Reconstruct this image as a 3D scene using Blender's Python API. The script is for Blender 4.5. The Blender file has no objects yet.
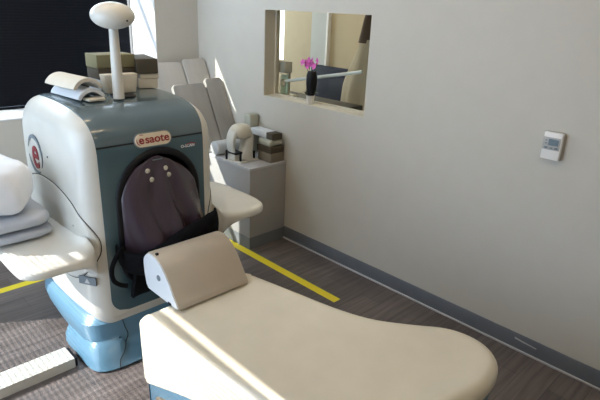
import bpy, bmesh, math, random
from mathutils import Vector, Matrix, noise
from mathutils.bvhtree import BVHTree
random.seed(7)
S = bpy.context.scene
COL = S.collection
PI = math.pi

# ------------------------------------------------------------ camera
def rad(*a): return [math.radians(v) for v in a]
yaw, pit, rol = rad(45.11, 20.5, 2.39)
fw = Vector((math.cos(yaw)*math.cos(pit), math.sin(yaw)*math.cos(pit), -math.sin(pit)))
r0 = Vector((math.sin(yaw), -math.cos(yaw), 0)); u0 = r0.cross(fw)
rt = r0*math.cos(rol) + u0*math.sin(rol); up = u0*math.cos(rol) - r0*math.sin(rol)
cam = bpy.data.objects.new('camera', bpy.data.cameras.new('camera'))
COL.objects.link(cam)
cam.matrix_world = Matrix(((rt.x, up.x, -fw.x, 0), (rt.y, up.y, -fw.y, 0), (rt.z, up.z, -fw.z, 1.75), (0, 0, 0, 1)))
cam.data.lens = 518.3/600*36; cam.data.sensor_width = 36; cam.data.clip_start = .02
S.camera = cam
# ------------------------------------------------------------ light and exposure
S.view_settings.view_transform = 'Standard'; S.view_settings.look = 'None'
S.view_settings.gamma = 1; S.view_settings.use_curve_mapping = False
S.view_settings.exposure = 0.38
W = bpy.data.worlds.new('world'); S.world = W; W.use_nodes = True
W.node_tree.nodes['Background'].inputs[0].default_value = (.62, .78, 1, 1)
W.node_tree.nodes['Background'].inputs[1].default_value = 2.8
sun = bpy.data.objects.new('sun', bpy.data.lights.new('sun', 'SUN')); COL.objects.link(sun)
sun.data.energy = 8.5; sun.data.angle = .006; sun.data.color = (1, .975, .94)
sun.rotation_euler = Vector((1.65, -1, -1.43)).to_track_quat('-Z', 'Y').to_euler()
def window_light(name, loc, size, direction, power, color):
    l = bpy.data.objects.new(name, bpy.data.lights.new(name, 'AREA')); COL.objects.link(l)
    l.data.shape = 'RECTANGLE'; l.data.size, l.data.size_y = size; l.data.energy = power; l.data.color = color
    l.location = loc; l.rotation_euler = Vector(direction).to_track_quat('-Z', 'Y').to_euler()
    return l
window_light('skylight_left', (-.82, 2.6, 1.35), (2.3, 1.9), (1, -.0, -.15), 15, (.58, .78, 1))
window_light('skylight_far', (1.2, 3.90, 2.05), (1.7, .4), (0, -1, -.25), 12, (.66, .83, 1))

# ------------------------------------------------------------ materials
def mat(name, c, rough=.5, metal=0, bump=0, bscale=40, var=0, vscale=8, coat=0, emit=None, es=0, trans=0, spec=None, stretch=None):
    m = bpy.data.materials.new(name); m.use_nodes = True
    n = m.node_tree; b = n.nodes['Principled BSDF']
    b.inputs['Base Color'].default_value = (*c, 1); b.inputs['Roughness'].default_value = rough
    b.inputs['Metallic'].default_value = metal; b.inputs['Coat Weight'].default_value = coat
    b.inputs['Transmission Weight'].default_value = trans
    if spec is not None: b.inputs['Specular IOR Level'].default_value = spec
    if emit: b.inputs['Emission Color'].default_value = (*emit, 1); b.inputs['Emission Strength'].default_value = es
    tc = n.nodes.new('ShaderNodeTexCoord'); mp = n.nodes.new('ShaderNodeMapping')
    n.links.new(tc.outputs['Object'], mp.inputs[0])
    if stretch: mp.inputs['Scale'].default_value = stretch
    if var or not emit:
        t = n.nodes.new('ShaderNodeTexNoise'); t.inputs['Scale'].default_value = vscale; t.inputs['Detail'].default_value = 4
        n.links.new(mp.outputs[0], t.inputs['Vector'])
        r = n.nodes.new('ShaderNodeValToRGB'); v = var or .03
        r.color_ramp.elements[0].position = .3; r.color_ramp.elements[1].position = .7
        r.color_ramp.elements[0].color = (*[x*(1-v) for x in c], 1)
        r.color_ramp.elements[1].color = (*[min(1, x*(1+v)) for x in c], 1)
        n.links.new(t.outputs[0], r.inputs[0]); n.links.new(r.outputs[0], b.inputs['Base Color'])
    if bump:
        t = n.nodes.new('ShaderNodeTexNoise'); t.inputs['Scale'].default_value = bscale; t.inputs['Detail'].default_value = 5
        n.links.new(mp.outputs[0], t.inputs['Vector'])
        bp = n.nodes.new('ShaderNodeBump'); bp.inputs['Strength'].default_value = bump; bp.inputs['Distance'].default_value = .01
        n.links.new(t.outputs[0], bp.inputs['Height']); n.links.new(bp.outputs[0], b.inputs['Normal'])
    return m

M = dict(
    wall=mat('painted_wall', (.56, .525, .46), .75, bump=.04, bscale=120, var=.015),
    ceil=mat('ceiling_white', (.75, .74, .72), .8),
    base=mat('grey_rubber', (.145, .155, .175), .5, var=.06, vscale=14),
    bead=mat('pale_caulk', (.50, .49, .50), .5),
    cream=mat('cream_plastic', (.63, .60, .53), .33, coat=.15),
    cream2=mat('cream_paint', (.62, .57, .46), .4),
    blue=mat('steel_blue_plastic', (.115, .235, .325), .3, coat=.3),
    panel=mat('teal_grey_plastic', (.058, .106, .126), .33, coat=.25),
    topb=mat('grey_teal_top', (.100, .140, .156), .22, coat=.5),
    gap=mat('dark_seam', (.015, .018, .02), .7),
    black=mat('black_plastic', (.008, .008, .010), .45, spec=.25),
    velvet=mat('black_velvet', (.005, .005, .006), .9, spec=.1, bump=.4, bscale=60),
    bag=mat('aubergine_satin', (.052, .034, .046), .27, bump=.5, bscale=11, coat=.2, stretch=(1.5, 1, .5)),
    steel=mat('rivet_metal', (.75, .70, .60), .3, metal=.7),
    white=mat('white_cloth', (.80, .81, .84), .8, bump=.35, bscale=14),
    grey_cloth=mat('grey_cloth', (.48, .50, .54), .85, bump=.4, bscale=16),
    case=mat('beige_case', (.44, .375, .295), .42, coat=.05),
    case_end=mat('case_end_white', (.66, .67, .68), .45),
    bench=mat('bench_cream', (.66, .60, .48), .42, bump=.02, bscale=6),
    yellow=mat('yellow_tape', (.85, .68, .03), .45),
    cab=mat('cabinet_grey', (.36, .345, .33), .5),
    cabtop=mat('cabinet_top_grey', (.47, .46, .46), .4),
    plinth=mat('plinth_grey', (.17, .18, .19), .6),
    red=mat('dark_red_ink', (.27, .018, .026), .5),
    ink=mat('grey_ink', (.16, .19, .21), .5),
    badge=mat('badge_beige', (.72, .62, .47), .4),
    foam=mat('pale_foam', (.62, .56, .46), .85, bump=.15, bscale=90),
    foam_w=mat('white_foam', (.64, .65, .66), .85, bump=.1, bscale=90),
    olive=mat('olive_foam', (.20, .175, .09), .85, bump=.15, bscale=90),
    olive_l=mat('pale_olive_vinyl', (.36, .33, .21), .6),
    umber=mat('dark_brown_foam', (.07, .055, .035), .85, bump=.15, bscale=90),
    brown=mat('brown_vinyl', (.19, .155, .11), .6),
    celadon=mat('pale_green_plastic', (.45, .58, .47), .4),
    greygreen=mat('grey_green_vinyl', (.38, .38, .31), .6, var=.1),
    pad=mat('taupe_grey_vinyl', (.50, .465, .42), .55, var=.12, vscale=3, stretch=(3, 1, .7)),
    padd=mat('dark_taupe_vinyl', (.31, .29, .265), .5, var=.15, vscale=3, stretch=(3, 1, .7)),
    roll=mat('grey_roll_vinyl', (.50, .50, .49), .4),
    blind=mat('navy_black_blind', (.003, .0045, .009), .5, spec=.16),
    sill=mat('white_sill', (.75, .75, .76), .4),
    frame=mat('window_frame_beige', (.58, .53, .43), .5),
    navy=mat('navy_leather', (.012, .018, .040), .5, spec=.25),
    darkwood=mat('black_desk', (.02, .02, .022), .4),
    coat=mat('beige_coat_cloth', (.55, .48, .36), .9, bump=.4, bscale=22, stretch=(2, 2, .4)),
    coatd=mat('brown_collar_cloth', (.10, .07, .055), .9, bump=.3, bscale=20),
    leaf=mat('dark_leaf', (.015, .035, .015), .35),
    stem=mat('dark_stem', (.02, .03, .015), .5),
    pink=mat('orchid_pink', (.62, .10, .40), .5, var=.25, vscale=60),
    pot=mat('white_ceramic', (.78, .74, .68), .3),
    lcd=mat('lcd_dark', (.035, .06, .065), .2),
    thermo=mat('thermostat_white', (.78, .75, .71), .45),
    thermog=mat('thermostat_grey', (.40, .39, .37), .45),
    otherwall=mat('tan_wall', (.50, .43, .305), .8),
    bluelitwall=mat('bluish_lit_wall', (.50, .53, .53), .8),  # bluish light on this wall face is put into the colour
    lamp=mat('lamp_diffuser', (1, 1, 1), .5, emit=(1, .75, .45), es=13.5),
    daypane=mat('frosted_pane', (1, 1, 1), .5, emit=(.93, .97, 1), es=1.6),
    glowpane=mat('added_glow_pane', (1, 1, 1), .5, emit=(.86, .93, 1), es=5.5),  # glow of the added, unseen pane that brightens the next room
    lamp2=mat('neutral_lamp_diffuser', (1, 1, 1), .5, emit=(1, .88, .68), es=16),
    skypane=mat('bright_outdoor_wall', (.85, .86, .88), .8),
    reveal=mat('white_reveal', (.86, .86, .86), .6),
    slat=mat('white_slat', (.7, .7, .7), .6),
)
# glass
g = bpy.data.materials.new('clear_glass'); g.use_nodes = True; nt = g.node_tree; nt.nodes.clear()
o_ = nt.nodes.new('ShaderNodeOutputMaterial'); mx = nt.nodes.new('ShaderNodeMixShader'); tr = nt.nodes.new('ShaderNodeBsdfTransparent')
gl = nt.nodes.new('ShaderNodeBsdfGlossy'); gl.inputs['Roughness'].default_value = .02; tr.inputs[0].default_value = (.93, .95, .93, 1)
fr = nt.nodes.new('ShaderNodeFresnel'); fr.inputs[0].default_value = 1.25
geo_ = nt.nodes.new('ShaderNodeNewGeometry'); mt_ = nt.nodes.new('ShaderNodeMath'); mt_.operation = 'SUBTRACT'; mt_.use_clamp = True
nt.links.new(fr.outputs[0], mt_.inputs[0]); nt.links.new(geo_.outputs['Backfacing'], mt_.inputs[1]); nt.links.new(mt_.outputs[0], mx.inputs[0]); nt.links.new(tr.outputs[0], mx.inputs[1]); nt.links.new(gl.outputs[0], mx.inputs[2]); nt.links.new(mx.outputs[0], o_.inputs[0])
M['glass'] = g
# floor: long vinyl planks with grain along x
f = bpy.data.materials.new('vinyl_planks'); f.use_nodes = True; n = f.node_tree; L = n.links.new; b = n.nodes['Principled BSDF']
tc = n.nodes.new('ShaderNodeTexCoord')
br = n.nodes.new('ShaderNodeTexBrick'); br.offset = .37; br.inputs['Scale'].default_value = 1
br.inputs['Brick Width'].default_value = 1.2; br.inputs['Row Height'].default_value = .15; br.inputs['Mortar Size'].default_value = .0012
br.inputs['Color1'].default_value = (.105, .088, .080, 1); br.inputs['Color2'].default_value = (.165, .140, .128, 1); br.inputs['Mortar'].default_value = (.045, .04, .037, 1)
L(tc.outputs['Object'], br.inputs[0])
mp = n.nodes.new('ShaderNodeMapping'); mp.inputs['Scale'].default_value = (1.6, 26, 1); L(tc.outputs['Object'], mp.inputs[0])
ns = n.nodes.new('ShaderNodeTexNoise'); ns.inputs['Scale'].default_value = 1.5; ns.inputs['Detail'].default_value = 7; ns.inputs['Distortion'].default_value = .6; L(mp.outputs[0], ns.inputs[0])
rp = n.nodes.new('ShaderNodeValToRGB'); rp.color_ramp.elements[0].position = .35; rp.color_ramp.elements[1].position = .68
rp.color_ramp.elements[0].color = (.72, .70, .70, 1); rp.color_ramp.elements[1].color = (1.27, 1.25, 1.25, 1); L(ns.outputs[0], rp.inputs[0])
mm = n.nodes.new('ShaderNodeMix'); mm.data_type = 'RGBA'; mm.blend_type = 'MULTIPLY'; mm.inputs[0].default_value = 1
L(br.outputs[0], mm.inputs[6]); L(rp.outputs[0], mm.inputs[7]); L(mm.outputs[2], b.inputs['Base Color']); b.inputs['Roughness'].default_value = .33
bp = n.nodes.new('ShaderNodeBump'); bp.inputs['Strength'].default_value = .08; L(ns.outputs[0], bp.inputs['Height']); L(bp.outputs[0], b.inputs['Normal'])
M['floor'] = f

# ------------------------------------------------------------ helpers
def link(name, me, m=None, parent=None, smooth=True, angle=40):
    o = bpy.data.objects.new(name, me); COL.objects.link(o)
    if m is not None and not me.materials: me.materials.append(M[m] if isinstance(m, str) else m)
    if smooth:
        for p in me.polygons: p.use_smooth = True
        try: me.set_sharp_from_angle(angle=math.radians(angle))
        except Exception: pass
    if parent: o.parent = parent; o.matrix_parent_inverse = parent.matrix_basis.inverted() if hasattr(parent, 'matrix_basis') else Matrix()
    return o
def bmo(name, bm, m, parent=None, smooth=True, angle=40):
    bmesh.ops.recalc_face_normals(bm, faces=bm.faces[:])
    me = bpy.data.meshes.new(name); bm.to_mesh(me); bm.free()
    return link(name, me, m, parent, smooth, angle)
def empty(name, loc, label, cat, group=None):
    o = bpy.data.objects.new(name, None); COL.objects.link(o); o.location = loc; o.empty_display_size = .05
    tag(o, label, cat, group); return o
def tag(o, label, cat, group=None):
    o['label'] = label; o['category'] = cat
    if group: o['group'] = group
    return o
def struct(o): o['kind'] = 'structure'; return o
def add_box(bm, lo, hi, bev=0, seg=3, mtx=None):
    c = bmesh.new(); bmesh.ops.create_cube(c, size=1)
    for v in c.verts: v.co = Vector([(lo[i]+hi[i])/2 + v.co[i]*(hi[i]-lo[i]) for i in range(3)])
    if bev: bmesh.ops.bevel(c, geom=c.edges[:], offset=bev, segments=seg, profile=.5, affect='EDGES')
    if mtx: bmesh.ops.transform(c, matrix=mtx, verts=c.verts)
    t = bpy.data.meshes.new('t'); c.to_mesh(t); c.free(); bm.from_mesh(t); bpy.data.meshes.remove(t); return bm
def box(name, lo, hi, m, parent=None, bev=0, mtx=None, seg=3):
    return bmo(name, add_box(bmesh.new(), lo, hi, bev, seg, mtx), m, parent, smooth=bev > 0)
def add_loft(bm, rings, cap=True, closed=True):
    vs = [[bm.verts.new(p) for p in r] for r in rings]; n = len(vs[0])
    for a, c in zip(vs, vs[1:]):
        for i in range(n if closed else n-1):
            j = (i+1) % n; bm.faces.new((a[i], a[j], c[j], c[i]))
    if cap: bm.faces.new(vs[0][::-1]); bm.faces.new(vs[-1])
    return vs
def loft(name, rings, m, parent=None, cap=True, angle=40):
    bm = bmesh.new(); add_loft(bm, rings, cap); return bmo(name, bm, m, parent, True, angle)
def superell(cx, cy, hx, hy, n, N=48):
    out = []
    for i in range(N):
        t = 2*PI*i/N; c, s = math.cos(t), math.sin(t)
        out.append((cx + hx*math.copysign(abs(c)**(2/n), c), cy + hy*math.copysign(abs(s)**(2/n), s)))
    return out
def add_tube(bm, pts, r, N=12, cap=True):
    pts = [Vector(p) for p in pts]; rs = r if isinstance(r, (list, tuple)) else [r]*len(pts)
    rings = []; ref = None
    for i, p in enumerate(pts):
        d = (pts[min(i+1, len(pts)-1)] - pts[max(i-1, 0)]).normalized()
        if ref is None: ref = Vector((0, 0, 1)) if abs(d.z) < .9 else Vector((1, 0, 0))
        a = d.cross(ref).normalized(); bq = a.cross(d).normalized(); ref = bq
        rings.append([p + (a*math.cos(2*PI*k/N) + bq*math.sin(2*PI*k/N))*rs[i] for k in range(N)])
    add_loft(bm, rings, cap); return bm
def tube(name, pts, r, m, parent=None, N=12): return bmo(name, add_tube(bmesh.new(), pts, r, N), m, parent)
def lathe(name, prof, c, m, parent=None, N=40, axis='z'):
    rings = []
    for r, h in prof:
        ring = []
        for k in range(N):
            a, b2 = max(r, 1e-4)*math.cos(2*PI*k/N), max(r, 1e-4)*math.sin(2*PI*k/N)
            ring.append({'z': (c[0]+a, c[1]+b2, c[2]+h), 'x': (c[0]+h, c[1]+a, c[2]+b2), 'y': (c[0]+a, c[1]+h, c[2]+b2)}[axis])
        rings.append(ring)
    return loft(name, rings, m, parent, angle=50)
def catmull(pts, k=8, closed=False):
    P = [Vector(p) for p in pts]; n = len(P); out = []
    for i in range(n if closed else n-1):
        g4 = [P[(i+j) % n] if closed else P[min(max(i+j, 0), n-1)] for j in (-1, 0, 1, 2)]
        for s in range(k):
            t = s/k; a, b2, c, d = g4
            out.append(.5*((2*b2) + (c-a)*t + (2*a-5*b2+4*c-d)*t*t + (3*b2-a-3*c+d)*t**3))
    if not closed: out.append(P[-1])
    return out
def prism_x(name, prof, x0, x1, m, parent=None, bev=.004):   # closed (y,z) outline pushed along x
    bm = bmesh.new(); add_loft(bm, [[(x, y, z) for y, z in prof] for x in (x0, x1)])
    if bev:
        es = [e for e in bm.edges if abs(e.verts[0].co.x - e.verts[1].co.x) < 1e-6]
        bmesh.ops.bevel(bm, geom=es, offset=bev, segments=2, profile=.5, affect='EDGES')
    return bmo(name, bm, m, parent)
def plate(name, outline, thick, m, parent=None, mtx=None, bev=0):  # outline in local xy, thickness along +z
    bm = bmesh.new(); add_loft(bm, [[(x, y, 0) for x, y in outline], [(x, y, thick) for x, y in outline]])
    if bev:
        es = [e for e in bm.edges if min(e.verts[0].co.z, e.verts[1].co.z) > thick*.99]
        bmesh.ops.bevel(bm, geom=es, offset=bev, segments=3, profile=.5, affect='EDGES')
    if mtx: bmesh.ops.transform(bm, matrix=mtx, verts=bm.verts)
    return bmo(name, bm, m, parent)
def frame_mtx(o, ex, ey):   # local x -> ex, local y -> ey
    ex = Vector(ex).normalized(); ey = Vector(ey); ey = (ey - ex*ey.dot(ex)).normalized(); ez = ex.cross(ey)
    return Matrix(((ex.x, ey.x, ez.x, o[0]), (ex.y, ey.y, ez.y, o[1]), (ex.z, ey.z, ez.z, o[2]), (0, 0, 0, 1)))
def text(name, s, size, m, mtx, parent=None, ext=.0012, off=0, sx=1):
    cu = bpy.data.curves.new(name, 'FONT'); cu.body = s; cu.size = size; cu.extrude = ext; cu.offset = off; cu.align_x = 'CENTER'; cu.align_y = 'CENTER'
    t = bpy.data.objects.new('tmp', cu); COL.objects.link(t)
    me = bpy.data.meshes.new_from_object(t.evaluated_get(bpy.context.evaluated_depsgraph_get()))
    bpy.data.objects.remove(t); me.transform(mtx @ Matrix.Scale(sx, 4, (1, 0, 0))); me.materials.clear()
    return link(name, me, m, parent, smooth=False)
def boolean(o, cutter):
    md = o.modifiers.new('b', 'BOOLEAN'); md.operation = 'DIFFERENCE'; md.object = cutter; md.solver = 'EXACT'
    me = bpy.data.meshes.new_from_object(o.evaluated_get(bpy.context.evaluated_depsgraph_get()))
    o.modifiers.clear(); old = o.data; o.data = me; bpy.data.meshes.remove(old)
    me.set_sharp_from_angle(angle=math.radians(40))
def wall_hole(name, lo, hi, axis, holes, m):
    """wall slab with rectangular openings; holes are (a0,a1,z0,z1) along the wall"""
    bm = bmesh.new(); k = 1 - axis
    a0, a1 = lo[k], hi[k]; cuts = sorted({a0, a1, *[h[0] for h in holes], *[h[1] for h in holes]})
    for s, e in zip(cuts, cuts[1:]):
        zs = [(lo[2], hi[2])]
        for h in holes:
            if h[0] <= s and e <= h[1]: zs = [(lo[2], h[2]), (h[3], hi[2])]
        for z0, z1 in zs:
            if z1 - z0 < 1e-4: continue
            l2, h2 = list(lo), list(hi); l2[k], h2[k] = s, e; l2[2], h2[2] = z0, z1; add_box(bm, l2, h2)
    bmesh.ops.remove_doubles(bm, verts=bm.verts[:], dist=1e-5)
    return struct(bmo(name, bm, m, smooth=False))

# ------------------------------------------------------------ room
WX = 2.606; WY = 3.93; LX = -.9; BY = -1.6; CZ = 2.75; T = .15
struct(box('floor', (LX-.1, BY-.1, -.1), (WX+T, WY+.45, 0), 'floor'))
struct(box('ceiling', (LX-.1, BY-.1, CZ), (WX+T, WY+.45, CZ+.1), 'ceil'))
wall_hole('wall_right', (WX, BY, 0), (WX+T, WY+.45, CZ), 0, [(2.066, 3.062, 1.094, 1.722)], 'wall')
wall_hole('wall_far', (LX-.1, WY, 0), (WX, WY+.45, CZ), 1, [(-.2, 2.21, .93, 2.33)], 'wall')
wall_hole('wall_left', (LX-.1, BY, 0), (LX, WY, CZ), 0, [(1.3, 3.915, .2, 2.212)], 'wall')
struct(box('wall_near', (LX-.1, BY-.1, 0), (WX+T, BY, CZ), 'wall'))
struct(box('baseboard_right', (WX-.008, BY, .004), (WX, 2.78, .102), 'base', bev=.002))
struct(box('baseboard_far', (LX, WY-.008, .004), (WX, WY, .102), 'base', bev=.002))
struct(box('trim_1', (WX-.017, BY, 0), (WX-.0, 2.78, .011), 'bead', bev=.003))
plate('scuff_mark', [(0, .012), (.05, .006), (.12, .0), (.122, .006), (.05, .014), (0, .022)], .0006, 'bead', None,
      frame_mtx((WX-.0088, .87, .055), (0, -1, .03), (0, 0, 1)))
tag(bpy.data.objects['scuff_mark'], 'pale scuff mark on the grey baseboard near the lower right corner', 'scuff')
# far window: deep white reveal, sill, frame and glass
w1 = bpy.data.objects.new('window_1', None); COL.objects.link(w1); w1.location = (1, WY, .93); struct(w1)
bm = bmesh.new()
for lo, hi in (((2.203, WY-.001, .93), (2.2095, WY+.43, 2.33)), ((-.2, WY-.001, 2.323), (2.2, WY+.43, 2.33))): add_box(bm, lo, hi)
bmo('window_reveal', bm, 'reveal', w1, smooth=False)
box('window_sill', (-.22, WY-.006, .930), (2.225, WY+.43, .943), 'sill', w1, bev=.004)
bm = bmesh.new()
for x in (-.2, .98, 2.172): add_box(bm, (x, WY+.40, .94), (x+.04, WY+.44, 2.33))
for z in (.94, 2.297): add_box(bm, (-.2, WY+.40, z), (2.2, WY+.44, z+.03))
bmo('window_frame', bm, 'sill', w1, smooth=False)
box('window_glass', (-.2, WY+.42, .94), (2.2, WY+.424, 2.33), 'glass', w1)
# near-black venetian blind in that window
bl = empty('venetian_blind', (1, WY+.34, .97), 'closed black horizontal slat blind over the far window', 'blind')
bm = bmesh.new(); z = .975
while z < 1.86:
    c = Vector((0, WY+.34, z)); a = math.radians(68)
    d = Vector((0, math.cos(a), math.sin(a)))*.0115; nn = Vector((0, -math.sin(a), math.cos(a)))*.0004
    ring = [c-d-nn, c-d+nn, c+d*0+nn*5, c+d+nn, c+d-nn, c+nn*3]
    add_loft(bm, [[(x, p.y, p.z) for p in ring] for x in (-.19, 2.152)]); z += .0205
bmo('slats', bm, 'blind', bl)
box('bottom_rail', (-.19, WY+.325, .945), (2.152, WY+.355, .962), 'blind', bl, bev=.003)
box('top_rail', (-.19, WY+.32, 1.865), (2.152, WY+.36, 1.90), 'blind', bl, bev=.003)
for x in (.25, .75, 1.23, 1.7): tube('ladder_cord', [(x, WY+.3225, .96), (x, WY+.3225, 1.87)], .0009, 'blind', bl, 6)
# left window (outside the frame): open white blind the low sun comes through
w3 = bpy.data.objects.new('window_3', None); COL.objects.link(w3); w3.location = (LX-.05, 2.6, .2); struct(w3)
bm = bmesh.new()
for y in (1.3, 3.885): add_box(bm, (LX-.09, y, .2), (LX-.05, y+.03, 2.212))
for zz in (.2, 2.20): add_box(bm, (LX-.09, 1.3, zz), (LX-.05, 3.915, zz+.012))
bmo('window_frame', bm, 'sill', w3, smooth=False)
wb = empty('venetian_blind', (LX+.02, 2.6, .21), 'open white slat blind over the left window', 'blind')
bm = bmesh.new(); z = .24
while z < 2.04:
    add_box(bm, (LX+.0135, 1.3, z), (LX+.0225, 3.91, z+.0008)); z += .0225
bmo('slats', bm, 'slat', wb, smooth=False)
box('bottom_rail', (LX+.008, 1.3, .21), (LX+.03, 3.91, .225), 'slat', wb)
box('top_rail', (LX+.008, 1.3, 2.055), (LX+.03, 3.91, 2.07), 'slat', wb)
# ceiling lamps (linear fixtures)
for i, (x, y, l) in enumerate(((1.1, 1.3, 1.2), (1.1, 2.75, 1.2), (1.1, -.4, 1.2))):
    t = empty('ceiling_lamp', (x, y, CZ), ('long white ceiling lamp above the bench', 'long white ceiling lamp above the scanner', 'long white ceiling lamp near the back wall')[i], 'lamp')
    box('housing', (x-l/2, y-.09, CZ-.06), (x+l/2, y+.09, CZ), 'sill', t, bev=.005)
    for dy in (-.045, .045): box('diffuser', (x-l/2+.03, y+dy-.025, CZ-.068), (x+l/2-.03, y+dy+.025, CZ-.059), 'lamp', t)

# ------------------------------------------------------------ next room behind the interior window
w2 = bpy.data.objects.new('window_2', None); COL.objects.link(w2); w2.location = (WX+.07, 2.56, 1.094); struct(w2)
bm = bmesh.new(); y0, y1, z0, z1 = 2.066, 3.062, 1.094, 1.722
t_ = .006
for lo, hi in (((WX+.001, y0, z0), (WX+T-.001, y1, z0+t_)), ((WX+.001, y0, z1-t_), (WX+T-.001, y1, z1)), ((WX+.001, y0, z0+t_), (WX+T-.001, y0+t_, z1-t_)), ((WX+.001, y1-t_, z0+t_), (WX+T-.001, y1, z1-t_)),
               ((WX+.10, y1-.022, z0+t_), (WX+.12, y1-t_, z1-t_)), ((WX+.10, y0+t_, z0+t_), (WX+.12, y0+.018, z1-t_)), ((WX+.10, y0+.018, z0+t_), (WX+.12, y1-.022, z0+.016))):
    add_box(bm, lo, hi)
bmo('window_frame', bm, 'frame', w2, smooth=False)
box('window_glass', (WX+.108, y0+.012, z0+.01), (WX+.112, y1-.012, z1-.008), 'glass', w2)
RX = 5.0
struct(box('floor_2', (WX+T, 1.4, -.1), (RX+.3, 6.6, 0), 'floor'))
struct(box('ceiling_2', (WX+T, 1.4, CZ), (RX+.3, 6.6, CZ+.1), 'ceil'))
bm = bmesh.new(); add_box(bm, (RX, 1.4, 0), (RX+.1, 5.46, CZ)); add_box(bm, (RX, 5.60, 0), (RX+.1, 6.6, CZ)); add_box(bm, (RX, 5.46, 0), (RX+.1, 5.60, 1.04))
struct(bmo('wall_other_east', bm, 'otherwall', smooth=False))
struct(box('wall_other_west', (WX, WY+.45, 0), (WX+T, 6.6, CZ), 'otherwall'))
struct(box('wall_other_north', (WX+T, 6.5, 0), (RX, 6.6, CZ), 'otherwall'))
struct(box('wall_other_south', (WX+T, 1.4, 0), (RX, 1.5, CZ), 'otherwall'))
struct(box('wall_pillar', (RX-.04, 4.63, 0), (RX, 4.90, CZ), 'bluelitwall'))
struct(box('light_line', (RX-.055, 4.60, 0), (RX, 4.63, CZ), 'sill'))  # white strip standing for a thin bright line of light
w4 = struct(box('window_4', (RX+.04, 5.46, 1.04), (RX+.06, 5.60, CZ-.1), 'daypane'))
added_win = struct(bpy.data.objects.new('added_window', None)); COL.objects.link(added_win); added_win.location = (3.8, 6.48, 1.6)  # added glowing window, out of view, to brighten the next room
box('glow_pane', (3.0, 6.485, .9), (4.6, 6.499, 2.4), 'glowpane', added_win)
bm = bmesh.new()
for lo, hi in (((2.96, 6.47, .86), (4.64, 6.499, .9)), ((2.96, 6.47, 2.4), (4.64, 6.499, 2.44)), ((2.96, 6.47, .9), (3.0, 6.499, 2.4)), ((4.6, 6.47, .9), (4.64, 6.499, 2.4))): add_box(bm, lo, hi)
bmo('window_frame', bm, 'sill', added_win, smooth=False)
t = empty('ceiling_lamp', (3.9, 3.6, CZ), 'square ceiling lamp in the room behind the glass', 'lamp')
box('housing', (3.6, 3.3, CZ-.05), (4.2, 3.9, CZ), 'sill', t, bev=.005); box('diffuser', (3.63, 3.33, CZ-.056), (4.17, 3.87, CZ-.049), 'lamp2', t)

# ------------------------------------------------------------ scanner
SX, X0, X1, Y0, Y1, ZB, ZT = 1.19, .83, 1.555, 2.20, 3.0, .205, 1.285
sc = empty('mri_scanner', (SX, 2.6, 0), 'large white and blue open bore medical scanner with side arm rests', 'medical scanner')
def body_profile():   # (y,z) outline, clockwise from front bottom
    pts = [(2.235, ZB+.005), (2.207, ZB+.04), (2.2, ZB+.12), (2.2, .75), (2.2, 1.04), (2.203, 1.12), (2.222, 1.185), (2.275, 1.235), (2.37, 1.265), (2.50, 1.28), (2.66, ZT),
           (2.80, 1.28), (2.90, 1.255), (2.965, 1.20), (2.99, 1.12), (3.0, .95), (3.0, .45), (2.985, .26), (2.94, ZB+.0), (2.8, ZB-.03), (2.6, ZB-.035), (2.4, ZB-.02)]
    return [(v.x, v.y) for v in catmull([(a, b2, 0) for a, b2 in pts], 16, True)]
prof = body_profile(); cy, cz = 2.6, .75; hy, hz = .40, .54
rings = []
R = .10
def sta(d_x, d_in, side):
    ky, kz = (hy-d_in)/hy, (hz-d_in)/hz
    x = X0+d_x if side < 0 else X1-d_x
    return [(x, cy+(y-cy)*ky, cz+(z-cz)*kz) for y, z in prof]
offs = [(-.006, .36), (-.006, .25)] + [(R*(1-math.cos(a)) - .0, R*(1-math.sin(a))) for a in [PI/2*k/9 for k in range(0, 10)]]
offs[2] = (0, R)
rings = [sta(dx, di, -1) for dx, di in offs] + [sta(dx, di, 1) for dx, di in offs[::-1]]
shell = loft('outer_shell', rings, 'cream', sc, angle=60)
# blue strip over the top and the front panel, as curved slabs following the body
def skin(name, path, width, th, m):
    """path: list of (y,z,ny,nz); width(s)->(xl,xr) ; closed slab"""
    outer, inner = [], []; K = 22
    for i, (y, z, ny, nz) in enumerate(path):
        xl, xr = width(i)
        ro, ri = [], []
        for k in range(K+1):
            x = xl + (xr-xl)*k/K; e = min(k, K-k); h = th*(1 if e > 0 else .35)
            ro.append((x, y+ny*h, z+nz*h)); ri.append((x, y-ny*.012, z-nz*.012))
        outer.append(ro + ri[::-1])
    return loft(name, outer, m, sc, angle=35)
# outward normals along profile
N_ = len(prof); info = []
for i in range(N_):
    a, b2 = Vector((*prof[i-1], 0)), Vector((*prof[(i+1) % N_], 0)); d = (b2-a).normalized(); info.append((prof[i][0], prof[i][1], -d.y, d.x))
front = [p for p in info if p[0] < 2.24 and .30 < p[1] < 1.122]
def resample(path, n):
    out = []; 
    ds = [0]
    for a, b2 in zip(path, path[1:]): ds.append(ds[-1] + math.hypot(b2[0]-a[0], b2[1]-a[1]))
    for i in range(n):
        s = ds[-1]*i/(n-1); j = 0
        while j < len(ds)-2 and ds[j+1] < s: j += 1
        t = (s-ds[j])/max(ds[j+1]-ds[j], 1e-9); out.append(tuple(path[j][q]*(1-t)+path[j+1][q]*t for q in range(4)))
    return out, ds[-1]
front = [(2.2, .275, -1, 0)] + [(2.2, p[1], -1, 0) for p in front if p[1] < 1.0] + [p for p in front if p[1] >= 1.0]
fp, fl = resample(front, 60)
def wfront(i):
    s = fl*i/59; r = .085; k = 0
    if s < r: k = r - math.sqrt(max(0, r*r-(r-s)**2))
    return (.913+k*.98, 1.468-k)
panel = skin('front_panel', fp, wfront, .004, 'panel')
top = [p for p in info if p[1] > 1.127 and p[0] < 2.955]
top.sort(key=lambda p: p[0])
tp, tl = resample(top, 60)
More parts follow.
